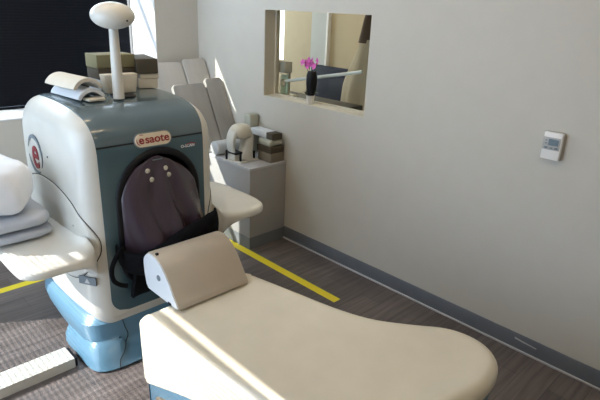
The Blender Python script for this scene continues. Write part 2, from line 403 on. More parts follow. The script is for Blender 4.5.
def wtop(i):
    s = tl*i/59; r = .20; e = tl - s; k = 0
    if e < r: k = (r - math.sqrt(max(0, r*r-(r-e)**2)))
    g_ = .012*min(1, s/.2)
    return (.913-g_+k, 1.468+g_-k)
skin('top_cover', tp, wtop, .004, 'topb')
skin('seam_line', [(p[0], p[1], p[2], p[3]) for p in resample([q for q in info if q[0] < 2.3 and 1.10 < q[1] < 1.145], 6)[0]], lambda i: (.9125, 1.4685), .001, 'gap')
# bore: real opening through the front, with liner and black rim
def arch(yv, gx=0):   # closed outline of the opening in (x,z)
    pts = []
    cx, hw = 1.205, .205+gx
    zt, zb = 1.065+gx, .42-gx
    zc = zt - hw*1.05
    for k in range(25):
        a = PI*k/24; pts.append((cx+hw*math.cos(a), yv, zc+hw*1.05*math.sin(a)))
    r = .12
    for k in range(9):
        a = PI + PI/2*k/8; pts.append((cx-hw+r+r*math.cos(a), yv, zb+r+r*math.sin(a)))
    for k in range(9):
        a = 1.5*PI + PI/2*k/8; pts.append((cx+hw-r+r*math.cos(a), yv, zb+r+r*math.sin(a)))
    return pts
bm = bmesh.new(); add_loft(bm, [arch(2.10), arch(2.62)]); cut = bmo('cutter', bm, 'gap', None)
for o in (shell, panel): boolean(o, cut)
bpy.data.objects.remove(cut)
bm = bmesh.new(); vs = add_loft(bm, [arch(2.195, -.002), arch(2.6, -.002)], cap=False); bm.faces.new(vs[1]); bmesh.ops.solidify(bm, geom=bm.faces[:], thickness=.001)
bmo('bore_liner', bm, 'black', sc)
bm = bmesh.new(); ring = arch(2.192, .0)
NN = len(ring); cen = Vector((1.205, 2.192, .75)); rr = []
for i, p in enumerate(ring):
    p = Vector(p); d = (Vector(ring[(i+1) % NN]) - Vector(ring[i-1])).normalized(); out = d.cross(Vector((0, 1, 0))).normalized()
    if out.dot(p-cen) < 0: out = -out
    rr.append([p + out*(.008+.017*math.cos(a)) + Vector((0, -1, 0))*.010*math.sin(a) for a in [2*PI*k/10 for k in range(10)]])
vs = [[bm.verts.new(q) for q in r] for r in rr]
for i in range(NN):
    for k in range(10): bm.faces.new((vs[i][k], vs[i][(k+1) % 10], vs[(i+1) % NN][(k+1) % 10], vs[(i+1) % NN][k]))
bmo('bore_rim', bm, 'black', sc)
# badges and marks
bt = Vector((0, .20, 1)).normalized()
bmx = frame_mtx((1.186, 2.1965, 1.133), (1, 0, .0), bt)
def pill(w, h, N=10):
    r = h/2; out = []
    for s, a0 in ((1, -PI/2), (-1, PI/2)):
        for k in range(N+1):
            a = a0 + PI*k/N; out.append((s*(w/2-r) + r*math.cos(a), r*math.sin(a)))
    return out
bo = plate('badge', pill(.188, .062), .007, 'badge', sc, bmx, bev=.002)
plate('badge_rim', pill(.198, .072), .004, 'ink', sc, bmx)
text('badge_lettering', 'saote', .054, 'red', bmx @ Matrix.Translation((.020, .001, .0078)), bo, off=.0008, sx=1.08)
text('badge_letter', 'e', .054, 'red', bmx @ Matrix.Translation((-.062, .001, .0078)), bo, off=.0010, sx=1.02)
def arc_band(name, c_m, r0_, r1_, a0, a1, m, parent, th=.001):
    bm = bmesh.new(); K = 24; rings = []
    for k in range(K+1):
        t = k/K; a = a0 + (a1-a0)*t; w = (r1_-r0_)*(.15+.85*math.sin(PI*t)); rm = (r0_+r1_)/2
        c, s = math.cos(a), math.sin(a)
        rings.append([c_m @ Vector((c*(rm-w/2), s*(rm-w/2), 0)), c_m @ Vector((c*(rm+w/2), s*(rm+w/2), 0)), c_m @ Vector((c*(rm+w/2), s*(rm+w/2), th)), c_m @ Vector((c*(rm-w/2), s*(rm-w/2), th))])
    add_loft(bm, rings); return bmo(name, bm, m, parent, smooth=False)
bme = bmx @ Matrix.Translation((-.061, .001, .0075))
arc_band('badge_arc', bme, .0235, .0275, rad(60)[0], rad(110)[0], 'red', bo); arc_band('badge_arc', bme, .0225, .0265, rad(160)[0], rad(250)[0], 'red', bo)
# small model mark at the right of the panel
smx = frame_mtx((1.375, 2.1955, 1.072), (1, 0, .0), (0, 0, 1))
text('model_lettering', 'O-SCAN', .021, 'sill', smx @ Matrix.Translation((.0, 0, .001)), sc, ext=.0006, off=.0005)
arc_band('model_arc', smx @ Matrix.Translation((.018, -.012, .001)) @ Matrix.Scale(1.5, 4, (1, 0, 0)), .022, .027, rad(30)[0], rad(150)[0], 'red', sc)
# round mark on the left side: red letter in a broken grey ring
XS = X0 - .0075
lmx = frame_mtx((XS, 2.735, .995), (0, -1, 0), (0, 0, 1))
text('emblem_letter', 'e', .235, 'red', lmx @ Matrix.Translation((.0, .004, .001)), sc, off=.0035, sx=.84)
arc_band('emblem_arc', lmx, .082, .104, rad(-35)[0], rad(165)[0], 'ink', sc, .002); arc_band('emblem_arc', lmx, .084, .104, rad(190)[0], rad(300)[0], 'ink', sc, .002)
lathe('screw', [(.0045, 0), (.0045, -.002), (0, -.003)], (XS+.001, 2.565, 1.02), 'black', sc, N=12, axis='x')
# round arm-rest hubs and arm rests on both sides
def armrest(sgn):
    xb = X0 if sgn < 0 else X1
    tmp = bmesh.new(); tmp.from_mesh(shell.data); bvh = BVHTree.FromBMesh(tmp); tmp.free()
    def surf(y, z, h):
        hit = bvh.ray_cast(Vector((xb+sgn*.5, y, z)), Vector((-sgn, 0, 0)))
        if hit[0] is None: return Vector((xb-sgn*.1, y, z))
        n_ = hit[1].copy()
        if n_.x*sgn < 0: n_ = -n_
        return hit[0] + n_*h
    el = superell(2.605, .655, .395, .245, 2.25, 96); rings = []
    for k, h in ((1.0, -.004), (1.0, .0025), (.985, .0055), (.95, .007), (.8, .008), (.6, .008), (.35, .008), (.02, .008)):
        rings.append([surf(2.605+(p[0]-2.605)*k, .655+(p[1]-.655)*k, h) for p in el])
    hub = loft('side_hub', rings, 'cream', sc, angle=60)
    sp = [surf(2.605+(p[0]-2.605)*1.008, .655+(p[1]-.655)*1.008, .001) for p in el]
    bm = bmesh.new(); add_tube(bm, sp+sp[:2], .0022, 6); bmo('hub_seam', bm, 'gap', hub)
    rings = []; Ls = .322 if sgn < 0 else .305
    for k in range(26):
        t = k/25; x = xb + sgn*(-.01 + (Ls+.01)*t)
        e = 1.0; u = (t*Ls - (Ls-.11))/.11
        if u > 0: e = math.sqrt(max(0, 1-u*u))
        ry = .30 - .11*(1-e); flare = math.exp(-t*9)
        top = .680 + .03*flare - .012*(1-e); th = .074*(.38+.62*math.sqrt(max(e, .0))) + .13*flare
        yc = 2.405; zc = top - th/2
        rings.append([(x, p[0], p[1]) for p in superell(yc, zc, ry*(1-.12*flare), th/2, 3.6, 56)])
    return loft('arm_rest', rings, 'cream', sc, angle=60)
armrest(-1); armrest(1)
for y_, z_ in ((2.66, .83), (2.33, .74)): lathe('screw', [(.005, 0), (.005, -.002), (0, -.003)], (X0-.0085, y_, z_), 'ink', sc, N=12, axis='x')
plmx = frame_mtx((X0+.006, 2.262, .472), (.55, -1, 0), (0, 0, 1))
pl_ = plate('type_plate', [(-.048, -.021), (.048, -.021), (.048, .021), (-.048, .021)], .008, 'ink', sc, plmx)
plate('warning_triangle', [(-.016, -.012), (.016, -.012), (0, .014)], .0012, 'roll', pl_, plmx @ Matrix.Translation((0, 0, .008)))
# blue pedestal with a waist and a flared foot
rings = []
for z, d, yf, yb in ((.004, -.050, 2.125, 2.60), (.014, -.056, 2.118, 2.61), (.045, -.052, 2.145, 2.61), (.072, -.036, 2.180, 2.61), (.090, -.022, 2.20, 2.62), (.098, -.018, 2.205, 2.64), (.102, -.026, 2.208, 2.68),
                     (.118, -.030, 2.21, 2.76), (.15, -.034, 2.212, 2.89), (.19, -.036, 2.214, 2.94), (.225, -.022, 2.217, 2.97), (.245, .0, 2.225, 2.97), (.25, .04, 2.26, 2.94)):
    rings.append([(p[0], p[1], z + .035*max(0, (2.5-p[1])/.3)**1.5*(1 if .07 < z < .2 and (p[0] < .95 or p[0] > 1.44) else 0)) for p in superell(SX, (yf+yb)/2, .36-d, (yb-yf)/2, 6, 110)])
ped = loft('pedestal', rings, 'blue', sc, angle=35)
tmp = bmesh.new(); tmp.from_mesh(ped.data); bv = BVHTree.FromBMesh(tmp); tmp.free()
sp = []
for p in catmull([(.965, 1, .225), (.975, 1, .17), (.985, 1, .13), (.975, 1, .10), (.94, 1, .07), (.905, 1, .04), (.89, 1, .008)], 8):
    h_ = bv.ray_cast(Vector((p.x, 1.5, p.z)), Vector((0, 1, 0)))
    if h_[0]: sp.append(h_[0] + Vector((0, -.0005, 0)))
bm = bmesh.new(); add_tube(bm, sp, .0022, 6)
bmo('pedestal_seam', bm, 'gap', sc)
for x, y in ((.93, 2.26), (1.45, 2.26), (.93, 2.78), (1.45, 2.78)):
    lathe('levelling_foot', [(.02, .012), (.05, .010), (.055, .004), (.055, 0), (0, 0)], (x, y-.055, 0) if y < 2.5 else (x, y-.07, 0), 'base', sc, N=24)

# ------------------------------------------------------------ aubergine cover hanging in the bore
bg = empty('cloth_cover', (1.2, 2.15, .5), 'dark aubergine satin cover with four metal rivets draped in the scanner bore', 'cover')
def bag_pt(u, v):
    v2 = v
    top, bot = 1.055, .545
    z = top + (bot-top)*v + (.045*u*v)
    w = .055 + .155*min(1, v*3.0)**.55 + .035*max(0, v-.35)
    cx = 1.185 + .045*v
    x = cx + u*w
    if v < .25: z -= (abs(u)**2.2)*.03*(1-v*4)
    bulge = .02 + .115*v**1.25
    edge = max(0, 1-abs(u)**3.2)**.6
    y = 2.196 - bulge*edge
    ph_ = u*1.25 + .55*v
    f1 = (-abs(math.sin(4.2*ph_ + 1.1*math.sin(5*v)))*.046*v + .02*v + math.sin(11*ph_+2.5*math.sin(6*v))*.008*v**.6)*(1-abs(u)**4)
    nz = noise.noise(Vector((x*9, z*5, 3)))*.016*min(1, v*2)*(1-abs(u)**4)
    y += f1 + nz
    y = max(y, 2.022)
    return Vector((x, y, z))
bm = bmesh.new(); NU, NV = 48, 40
grid = [[bag_pt(-1+2*i/NU, j/NV) for i in range(NU+1)] for j in range(NV+1)]
rings = [row + [Vector((p.x, max(p.y+.004, 2.202), p.z)) for p in row[::-1]] for row in grid]
add_loft(bm, rings); bmo('cover_fabric', bm, 'bag', bg, angle=60)
# black velvet hem roll at the lower edge
pts = [(.955, 2.17, .62), (.965, 2.13, .585), (1.02, 2.07, .575), (1.10, 2.05, .595), (1.18, 2.045, .628), (1.26, 2.045, .655), (1.34, 2.05, .668), (1.41, 2.06, .672), (1.455, 2.08, .672), (1.48, 2.12, .670)]
cp = catmull(pts, 6); rings = []
for i, p in enumerate(cp):
    t = i/(len(cp)-1); h = .040+.010*math.sin(9*t)+.022*min(1, t*2); d = .026*math.sin(PI*min(1, .15+t*.8))+.016
    ring = []
    for k in range(18):
        a = 2*PI*k/18; wob = 1+.12*noise.noise(Vector((t*14, k*.7, 1)))
        ring.append((p.x, p.y + d*math.cos(a)*wob, p.z + h*math.sin(a)*wob))
    rings.append(ring)
loft('velvet_hem', rings, 'velvet', bg, angle=80)
bm = bmesh.new(); grid = []
for j in range(14):
    v = j/13; row = []
    for i in range(30):
        u = i/29; x = 1.0+.44*u; row.append(Vector((x, 2.085-.03*math.sin(PI*u)+.06*v + .006*math.sin(25*u), .53+.12*u - .17*v)))
    grid.append(row + [q + Vector((0, .03, 0)) for q in row[::-1]])
add_loft(bm, grid); bmo('velvet_skirt', bm, 'velvet', bg, angle=80)
tube('strap', catmull([(.975, 2.15, .645), (.925, 2.12, .625), (.892, 2.11, .575), (.895, 2.11, .515), (.925, 2.11, .48), (.955, 2.10, .468)], 6), [.011]*30+[.014], 'velvet', bg)
for x, z in ((1.134, .990), (1.227, .990), (1.150, .946), (1.242, .954)):
    v = (1.055-z)/.51; y = min(bag_pt((x-1.195)/.17+dd, v).y for dd in (-.06, 0, .06))
    lathe('rivet', [(.0125, .004), (.0125, 0), (.009, -.0025), (.004, -.0035), (0, -.0036)], (x, y+.001, z), 'steel', bg, N=16, axis='y')
box('fabric_label', (1.165, 2.168, 1.036), (1.215, 2.172, 1.041), 'ink', bg)

# ------------------------------------------------------------ bench (patient couch)
be = empty('patient_bench', (1.2, 1.3, 0), 'long cream kidney shaped patient bench in front of the scanner', 'bench')
key = [(.845, 1.765), (.842, 1.70), (.862, 1.50), (.888, 1.25), (.925, 1.06), (.985, .90), (1.08, .76), (1.22, .665), (1.40, .615), (1.58, .585), (1.72, .61), (1.80, .68), (1.825, .78), (1.795, .89),
       (1.70, 1.01), (1.61, 1.14), (1.555, 1.30), (1.515, 1.50), (1.475, 1.70), (1.457, 1.775), (1.425, 1.802), (1.15, 1.80), (.885, 1.795)]
out = [(v.x, v.y) for v in catmull([(a, b2, 0) for a, b2 in key], 6, True)]
NB = len(out)
def inset(o, d):
    res = []
    for i in range(NB):
        a, b2, c = Vector(o[i-1]), Vector(o[i]), Vector(o[(i+1) % NB]); t = (c-a).normalized(); n2 = Vector((-t.y, t.x)); res.append((b2 + n2*d)[:2])
    return res
area = sum(out[i-1][0]*out[i][1]-out[i][0]*out[i-1][1] for i in range(NB)); sg = 1 if area > 0 else -1
def zbot(x, y):
    if y > 1.74: base = .185
    elif y > 1.0: base = .185 + .215*((1.74-y)/.74)**.9
    else: base = .40 + .08*(1-y)
    if x > 1.2 and y > 1.2: base = .2
    return min(base, .432)
rings = []
o0 = inset(out, sg*.004)
rings.append([(x, y, zbot(x, y)) for x, y in inset(out, sg*.03)])
rings.append([(x, y, zbot(x, y)) for x, y in o0])
rings.append([(x, y, zbot(x, y)*.4+.45*.6) for x, y in inset(out, sg*.001)])
R2 = .04
for k in range(0, 8):
    a = PI/2*k/7; rings.append([(x, y, .5-R2+R2*math.sin(a)) for x, y in inset(out, sg*(R2*(1-math.cos(a))))])
cx0, cy0 = 1.3, 1.2
last = inset(out, sg*R2)
cen = [Vector((1.15 + .28*max(0, min(1, (1.35-y)/.7))**1.2, y)) for y in [0]]
def spine(p):
    y = min(max(p[1], .85), 1.6); return Vector((1.16 + (.26*((1.6-y)/.75)**1.6), y))
for s, dz in ((.93, -.0005), (.85, -.003), (.72, -.008), (.5, -.012), (.25, -.013)):
    ring = []
    for p in last:
        c = spine(p); q = c + (Vector(p)-c)*s; ring.append((q.x, q.y, .5+dz))
    rings.append(ring)
bm = bmesh.new(); vs = add_loft(bm, rings, cap=False)
bottom = [bm.verts.new((v.co.x, v.co.y, v.co.z)) for v in vs[0]]
# close the top by joining the last ring across the spine
f_ = bm.faces.new(vs[-1]); bmesh.ops.triangulate(bm, faces=[f_]); bm.faces.new(vs[0][::-1])
for v in bottom: bm.verts.remove(v)
bmo('padded_top', bm, 'bench', be, angle=50)
lo_ = inset(out, sg*.014)
rings = [[(x, y, z) for x, y in inset(out, sg*d)] for z, d in ((.02, .05), (.06, .022), (.40, .014), (.425, .02))]
bm = bmesh.new(); add_loft(bm, rings); bmo('bench_base', bm, 'blue', be)
# dark recess grille low on the left side of the base
pr = [(1.69, .135), (1.64, .15), (1.45, .205), (1.38, .21), (1.38, .07), (1.69, .07)]
bm = bmesh.new(); rg = []
for dx in (0, .02): rg.append([(.845+.008+ (1.70-y)*.13 + dx - .004, y, z) for y, z in pr])
add_loft(bm, rg); bmo('recess_panel', bm, 'brown', be, smooth=False)
for x, y in ((1.0, 1.6), (1.35, 1.6), (1.3, .9), (1.6, .8)): lathe('bench_foot', [(.03, .03), (.04, .01), (.04, 0), (0, 0)], (x, y, 0), 'black', be, N=20)

# ------------------------------------------------------------ coil case on the bench
ca = empty('coil_case', (1.19, 1.83, .5), 'beige curved coil case with a round screw resting on the bench end', 'case')
cpf = [(1.717, .500), (1.712, .515), (1.735, .545), (1.785, .615), (1.84, .668), (1.90, .692), (1.95, .690), (1.985, .665), (2.0, .63), (1.995, .56), (1.975, .50), (1.93, .492), (1.82, .492)]
pc = [(v.x, v.y) for v in catmull([(a, b2, 0) for a, b2 in cpf], 6, True)]
pc = [(y, max(z, .4995)) for y, z in pc]
bm = bmesh.new(); yc, zc = 1.86, .58
def pcs(k): return [(yc+(y-yc)*k, max(zc+(z-zc)*k, .4995)) for y, z in pc]
add_loft(bm, [[(x, y, z) for y, z in pcs(k)] for x, k in ((1.0, .965), (1.006, 1), (1.372, 1), (1.378, .965))])
bmo('case_body', bm, 'case', ca, angle=35)
prism_x('end_cap', [(yc+(y-yc)*.955, max(zc+(z-zc)*.955, .503)) for y, z in pc], .993, 1.002, 'case_end', ca, bev=.003)
lathe('round_screw', [(.014, 0), (.014, -.003), (.008, -.004), (0, -.002)], (.993, 1.862, .598), 'ink', ca, N=20, axis='x')
for y_, z_ in ((1.915, .681), (1.90, .690)): box('latch', (1.006, y_-.005, z_-.002), (1.018, y_+.005, z_+.010), 'black', ca)
box('latch', (.99, 1.765, .503), (1.003, 1.79, .512), 'black', ca)

# ------------------------------------------------------------ floor things
ft = empty('floor_bar', (.0, 2.35, 0), 'long white rectangular floor bar ending at the scanner pedestal', 'floor bar')
prism_x('bar_body', [(2.29, 0), (2.29, .052), (2.413, .052), (2.413, 0)], -.6, .735, 'cream', ft, bev=.003)
prism_x('rubber_end', [(2.296, .004), (2.296, .047), (2.406, .047), (2.406, .004)], .735, .748, 'black', ft, bev=0)
tag(bmo('floor_tape', add_box(bmesh.new(), (2.185, 1.85, .0002), (2.245, 3.28, .0012)), 'yellow', smooth=False), 'yellow floor tape running between the bench and the right wall', 'tape')
tag(bmo('floor_tape', add_box(bmesh.new(), (-.6, 3.28, .0002), (2.1, 3.34, .0012)), 'yellow', smooth=False), 'yellow floor tape crossing the floor left of the scanner', 'tape')

# ------------------------------------------------------------ pillow and folded blanket on the left arm rest
def soft(name, c, h, n_, m, amp=.01, seed=0, N=40, fold=0):
    rings = []
    for k in range(1, 20):
        t = k/20; a = -PI/2 + PI*t; s = math.cos(a)**.42; zz = math.copysign(abs(math.sin(a))**.72, math.sin(a))
        ring = []
        for (px, py) in superell(0, 0, 1, 1, n_, N):
            v = Vector((c[0]+px*h[0]*s, c[1]+py*h[1]*s, c[2]+zz*h[2]))
            d = noise.noise(v*6 + Vector((seed, 0, 0)))*amp + noise.noise(v*17 + Vector((seed, 3, 0)))*amp*.4
            v += Vector((px*d, py*d, zz*d*.5)); v.z += fold*math.sin(py*3+px*2)*.2
            ring.append(v)
        rings.append(ring)
    o = loft(name, rings, m, angle=80); return o
o = tag(soft('folded_blanket', (.600, 2.58, .711), (.17, .19, .027), 6, 'grey_cloth', .012, 1), 'grey folded blanket lying flat on the left arm rest', 'blanket')
o = tag(soft('folded_sheet', (.585, 2.58, .776), (.17, .19, .033), 6, 'grey_cloth', .016, 5), 'pale grey folded sheet between the white pillow and the grey blanket', 'sheet')
o = tag(soft('pillow', (.515, 2.61, .936), (.20, .22, .113), 4.2, 'white', .03, 9), 'white pillow on top of the folded bedding at the left edge', 'pillow')

# ------------------------------------------------------------ things on top of the scanner
def half_shell(name, c, yawd, L_, r, th, a0, a1, label, m='foam', lift=0, tilt=0):
    bm = bmesh.new(); ring = []
    K = 16; A = [math.radians(a0 + (a1-a0)*k/K) for k in range(K+1)]
    ring = [(r*math.cos(a), r*math.sin(a)) for a in A] + [((r-th)*math.cos(a), (r-th)*math.sin(a)) for a in A[::-1]]
    zmin = min(p[1] for p in ring)
    add_loft(bm, [[(p[0], y, p[1]-zmin) for p in ring] for y in (-L_/2, L_/2)])
    es = [e for e in bm.edges if abs(e.verts[0].co.y-e.verts[1].co.y) < 1e-6]
    bmesh.ops.bevel(bm, geom=es, offset=.003, segments=2, profile=.5, affect='EDGES')
    bmesh.ops.transform(bm, matrix=Matrix.Translation(c) @ Matrix.Rotation(math.radians(yawd), 4, 'Z') @ Matrix.Rotation(tilt, 4, 'X'), verts=bm.verts)
    o = bmo(name, bm, m, angle=35); tag(o, label, 'foam pad', 'curved foam shells on the scanner'); return o
half_shell('foam_shell', (1.020, 2.610, 1.2905), 6, .27, .080, .017, 25, 155, 'curved pale foam shell, lower one lying on the scanner top', 'foam_w')
half_shell('foam_shell', (1.008, 2.622, 1.337), 6, .28, .084, .017, 25, 155, 'curved pale foam shell, upper one stacked at the left of the scanner top')
mt = Matrix.Translation((1.035, 2.475, 1.287)) @ Matrix.Rotation(math.radians(6), 4, 'Z')
tag(box('foam_wedge', (-.035, -.03, 0), (.05, .03, .012), 'foam', None, .003, mt), 'small flat pale foam strip under the curved foam shells', 'foam pad')
# mushroom-headed phantom on its stem
ph = empty('phantom_post', (1.16, 2.46, 1.29), 'cream mushroom shaped post with oval head standing on the scanner', 'post')
lathe('post_stem', [(.027, .0), (.027, .03), (.024, .2), (.021, .33), (.026, .345)], (1.16, 2.46, 1.288), 'cream', ph, N=32)
rings = []
lathe('oval_head', [(.101*math.sin(PI*k/24), -.061*math.cos(PI*k/24)) for k in range(25)], (1.162, 2.46, 1.674), 'cream', ph, N=48)
lathe('small_hole', [(.004, 0), (.004, -.003), (0, -.003)], (1.185, 2.366, 1.655), 'black', ph, N=12, axis='y')
bd = tag(lathe('base_disc', [(.062, 0), (.064, .003), (.062, .006), (0, .006)], (1.215, 2.53, 1.285), 'black', N=32), 'black round disc behind the foot of the cream post', 'disc')
def blk(name, lo, hi, m, label, cat='foam block', rz=0, bev=.004, group=None, m2=None, rx=0):
    c = Vector([(lo[i]+hi[i])/2 for i in range(3)]); c.z = lo[2]
    mt = Matrix.Translation(c) @ Matrix.Rotation(math.radians(rz), 4, 'Z') @ Matrix.Rotation(math.radians(rx), 4, 'X')
    hx, hy_, h = (hi[0]-lo[0])/2, (hi[1]-lo[1])/2, hi[2]-lo[2]
    o = box(name, (-hx, -hy_, 0), (hx, hy_, h), m, None, bev, mt); tag(o, label, cat, group); return o
ZT2 = 1.291
blk('foam_block', (1.175, 2.70, ZT2), (1.375, 2.84, ZT2+.055), 'foam_w', 'white foam block at the bottom of the left stack on the scanner')
blk('foam_block', (1.172, 2.70, ZT2+.056), (1.378, 2.84, ZT2+.112), 'umber', 'dark brown foam block in the middle of the left stack')
o = blk('foam_block', (1.168, 2.70, ZT2+.113), (1.380, 2.84, ZT2+.182), 'olive', 'olive brown foam block on top of the left stack')
# trapezoid pale block behind the stem
bm = bmesh.new(); rg = []
for y in (2.585, 2.645): rg.append([(1.165, y, ZT2), (1.318, y, ZT2), (1.333, y, ZT2+.095), (1.150, y, ZT2+.095)])
add_loft(bm, rg); bmesh.ops.bevel(bm, geom=bm.edges[:], offset=.003, segments=2, profile=.5, affect='EDGES')
tag(bmo('foam_block', bm, 'foam'), 'pale trapezoid foam block directly behind the post', 'foam block')
blk('foam_block', (1.405, 2.66, ZT2), (1.51, 2.86, ZT2+.05), 'foam', 'pale foam block at the bottom of the right stack', rz=-14)
blk('foam_pad', (1.41, 2.66, ZT2+.052), (1.515, 2.86, ZT2+.078), 'foam', 'thin pale foam pad in the middle of the right stack', rz=-12)
blk('foam_block', (1.405, 2.65, ZT2+.080), (1.52, 2.93, ZT2+.158), 'umber', 'dark olive foam block on top of the right stack', rz=-14)

# ------------------------------------------------------------ grey cabinet and what stands on it
cb = empty('cabinet', (2.42, 3.1, 0), 'grey low cabinet standing in the corner against the right wall', 'cabinet')
box('carcass', (2.25, 2.78, .095), (2.603, 3.58, .622), 'cab', cb, bev=.0015)
box('cabinet_top', (2.248, 2.778, .622), (2.604, 3.582, .64), 'cabtop', cb, bev=.002)
box('plinth', (2.251, 2.781, 0), (2.603, 3.575, .095), 'plinth', cb)
CT = .64
# knee coil
kc = empty('knee_coil', (2.37, 3.0, CT), 'cream arched knee coil with black clips on a tray on the cabinet', 'coil')
pts = [(2.228, 3.075), (2.285, 2.925), (2.455, 2.935), (2.44, 3.08)]
plate('tray', pts, .012, 'cream', kc, Matrix.Translation((0, 0, CT)))
s_ = Vector((.12, 1, 0)).normalized()
def band(name, path, wA, wB, m, n_=3.2):   # curved bar of changing section
    rings = []; ap = catmull(path, 7); na = len(ap)
    for i, p in enumerate(ap):
        t = i/(na-1); d = (ap[min(i+1, na-1)]-ap[max(i-1, 0)]).normalized(); q = d.cross(s_).normalized()
        A, B = wA(t), wB(t); rings.append([p + s_*a*A + q*b2*B for a, b2 in superell(0, 0, 1, 1, n_, 24)])
    return loft(name, rings, m, kc, angle=60)
band('coil_arch', [(2.268, 3.02, CT+.075), (2.258, 3.02, CT+.14), (2.270, 3.015, CT+.20), (2.305, 3.01, CT+.243), (2.355, 3.0, CT+.240), (2.388, 2.995, CT+.19), (2.385, 2.99, CT+.12), (2.372, 2.985, CT+.06), (2.365, 2.985, CT+.0125)],
     lambda t: .045+.012*math.sin(PI*t), lambda t: .012+.030*min(1, t*1.6)**1.5+.022*max(0, t-.8)/.2, 'cream')
rings = [[(2.335+a*.078*k+sh, 2.995+b2*.07*k, z) for a, b2 in superell(0, 0, 1, 1, 2.3, 36)] for z, k, sh in ((CT+.178, .75, .015), (CT+.185, .93, .012), (CT+.205, 1, .008), (CT+.24, .98, .002), (CT+.262, .85, 0), (CT+.276, .6, 0), (CT+.281, .3, 0))]
loft('coil_hood', rings, 'cream2', kc, angle=60)
box('coil_foot', (2.262, 2.975, CT+.0125), (2.325, 3.06, CT+.056), 'cream', kc, bev=.006)
box('cradle', (2.262, 2.96, CT+.058), (2.335, 3.06, CT+.074), 'black', kc, bev=.005)
box('green_insert', (2.40, 3.02, CT+.0125), (2.435, 3.07, CT+.20), 'celadon', kc, bev=.006)
for x, y, h in ((2.243, 3.05, .085), (2.293, 2.945, .085), (2.43, 2.955, .07)): box('clip', (x-.007, y-.007, CT+.0125), (x+.007, y+.007, CT+h), 'black', kc, bev=.003)
# roll
tag(lathe('bolster', [(0, 0), (.05, .001), (.055, .006), (.055, .30), (.05, .305), (0, .306)], (2.255, 3.225, CT+.0555), 'roll', N=32, axis='x'), 'grey round bolster lying on the cabinet behind the knee coil', 'bolster')
# right-hand pile
g_ = None
blk('storage_case', (2.465, 2.80, CT), (2.600, 2.95, CT+.070), 'brown', 'brown case at the bottom of the pile beside the wall', 'case')
blk('foam_pad', (2.462, 2.80, CT+.071), (2.598, 2.96, CT+.118), 'umber', 'dark brown flat pad in the middle of the pile beside the wall', 'foam pad')
o = blk('soft_pad', (2.46, 2.81, CT+.119), (2.598, 2.95, CT+.170), 'greygreen', 'grey green rounded pad on the pile beside the wall', 'pad', bev=.018)
mt = Matrix.Translation((2.535, 2.95, CT+.1955)) @ Matrix.Rotation(math.radians(-3), 4, 'Z')
tp_ = empty('tilted_pad', (2.535, 2.95, CT+.17), 'pale flat pad with a dark end lying on top of the pile beside the wall', 'pad')
box('pad_body', (-.045, -.07, -.024), (.045, .13, .022), 'foam_w', tp_, .004, mt); box('dark_end', (-.046, -.15, -.0245), (.046, -.0701, .0225), 'umber', tp_, .004, mt)
blk('coil_block', (2.50, 3.10, CT), (2.595, 3.17, CT+.31), 'greygreen', 'tall grey green block behind the knee coil', 'block', rz=6, bev=.01)
# four leaning pads
def lean(x0, x1, yb, yt, zb, zt, th, m, label, skew=0):
    d = Vector((0, yt-yb, zt-zb)); ln = d.length
    o = plate('mattress_pad', [(0, 0), (x1-x0, 0), (x1-x0-.0, ln-.02), (x1-x0-.02, ln), (.02, ln), (0, ln-.02)], th, m, None, frame_mtx((x0, yb, zb), (1, 0, 0), d) , bev=.006)
    # thickness grows towards the camera side
    tag(o, label, 'mattress pad', 'flat pads leaning in the corner'); return o
lean(2.00, 2.365, 3.53, 3.86, CT+.02, 1.27, .03, 'pad', 'taupe pad leaning at the far left of the corner pads behind the scanner')
lean(2.375, 2.595, 3.53, 3.86, CT+.02, 1.29, .03, 'pad', 'taupe pad leaning in the corner nearest the right wall, rear row')
lean(2.12, 2.415, 3.36, 3.60, CT+.02, 1.13, .028, 'padd', 'dark taupe pad leaning in the front row, left one')
lean(2.43, 2.595, 3.36, 3.62, CT+.02, 1.16, .028, 'padd', 'dark taupe narrow pad leaning in the front row, right one')

# ------------------------------------------------------------ thermostat on the right wall
th_ = empty('thermostat', (WX, .888, 1.165), 'white rectangular wall thermostat with a small dark display', 'thermostat')
box('back_plate', (WX-.012, .842, 1.10), (WX-.0005, .938, 1.232), 'thermog', th_, bev=.002)
tc_ = box('thermostat_body', (WX-.034, .842, 1.10), (WX-.012, .929, 1.232), 'thermo', th_, bev=.003)
box('control_field', (WX-.0355, .848, 1.148), (WX-.033, .928, 1.208), 'thermog', th_, bev=.001)
box('display', (WX-.0368, .855, 1.170), (WX-.035, .902, 1.200), 'lcd', th_)
for y in (.863, .885, .910): box('button', (WX-.038, y-.007, 1.154), (WX-.035, y+.007, 1.162), 'ink', th_, bev=.001)
for z in (1.178, 1.192): box('button', (WX-.0375, .910, z-.003), (WX-.035, .917, z+.003), 'ink', th_)

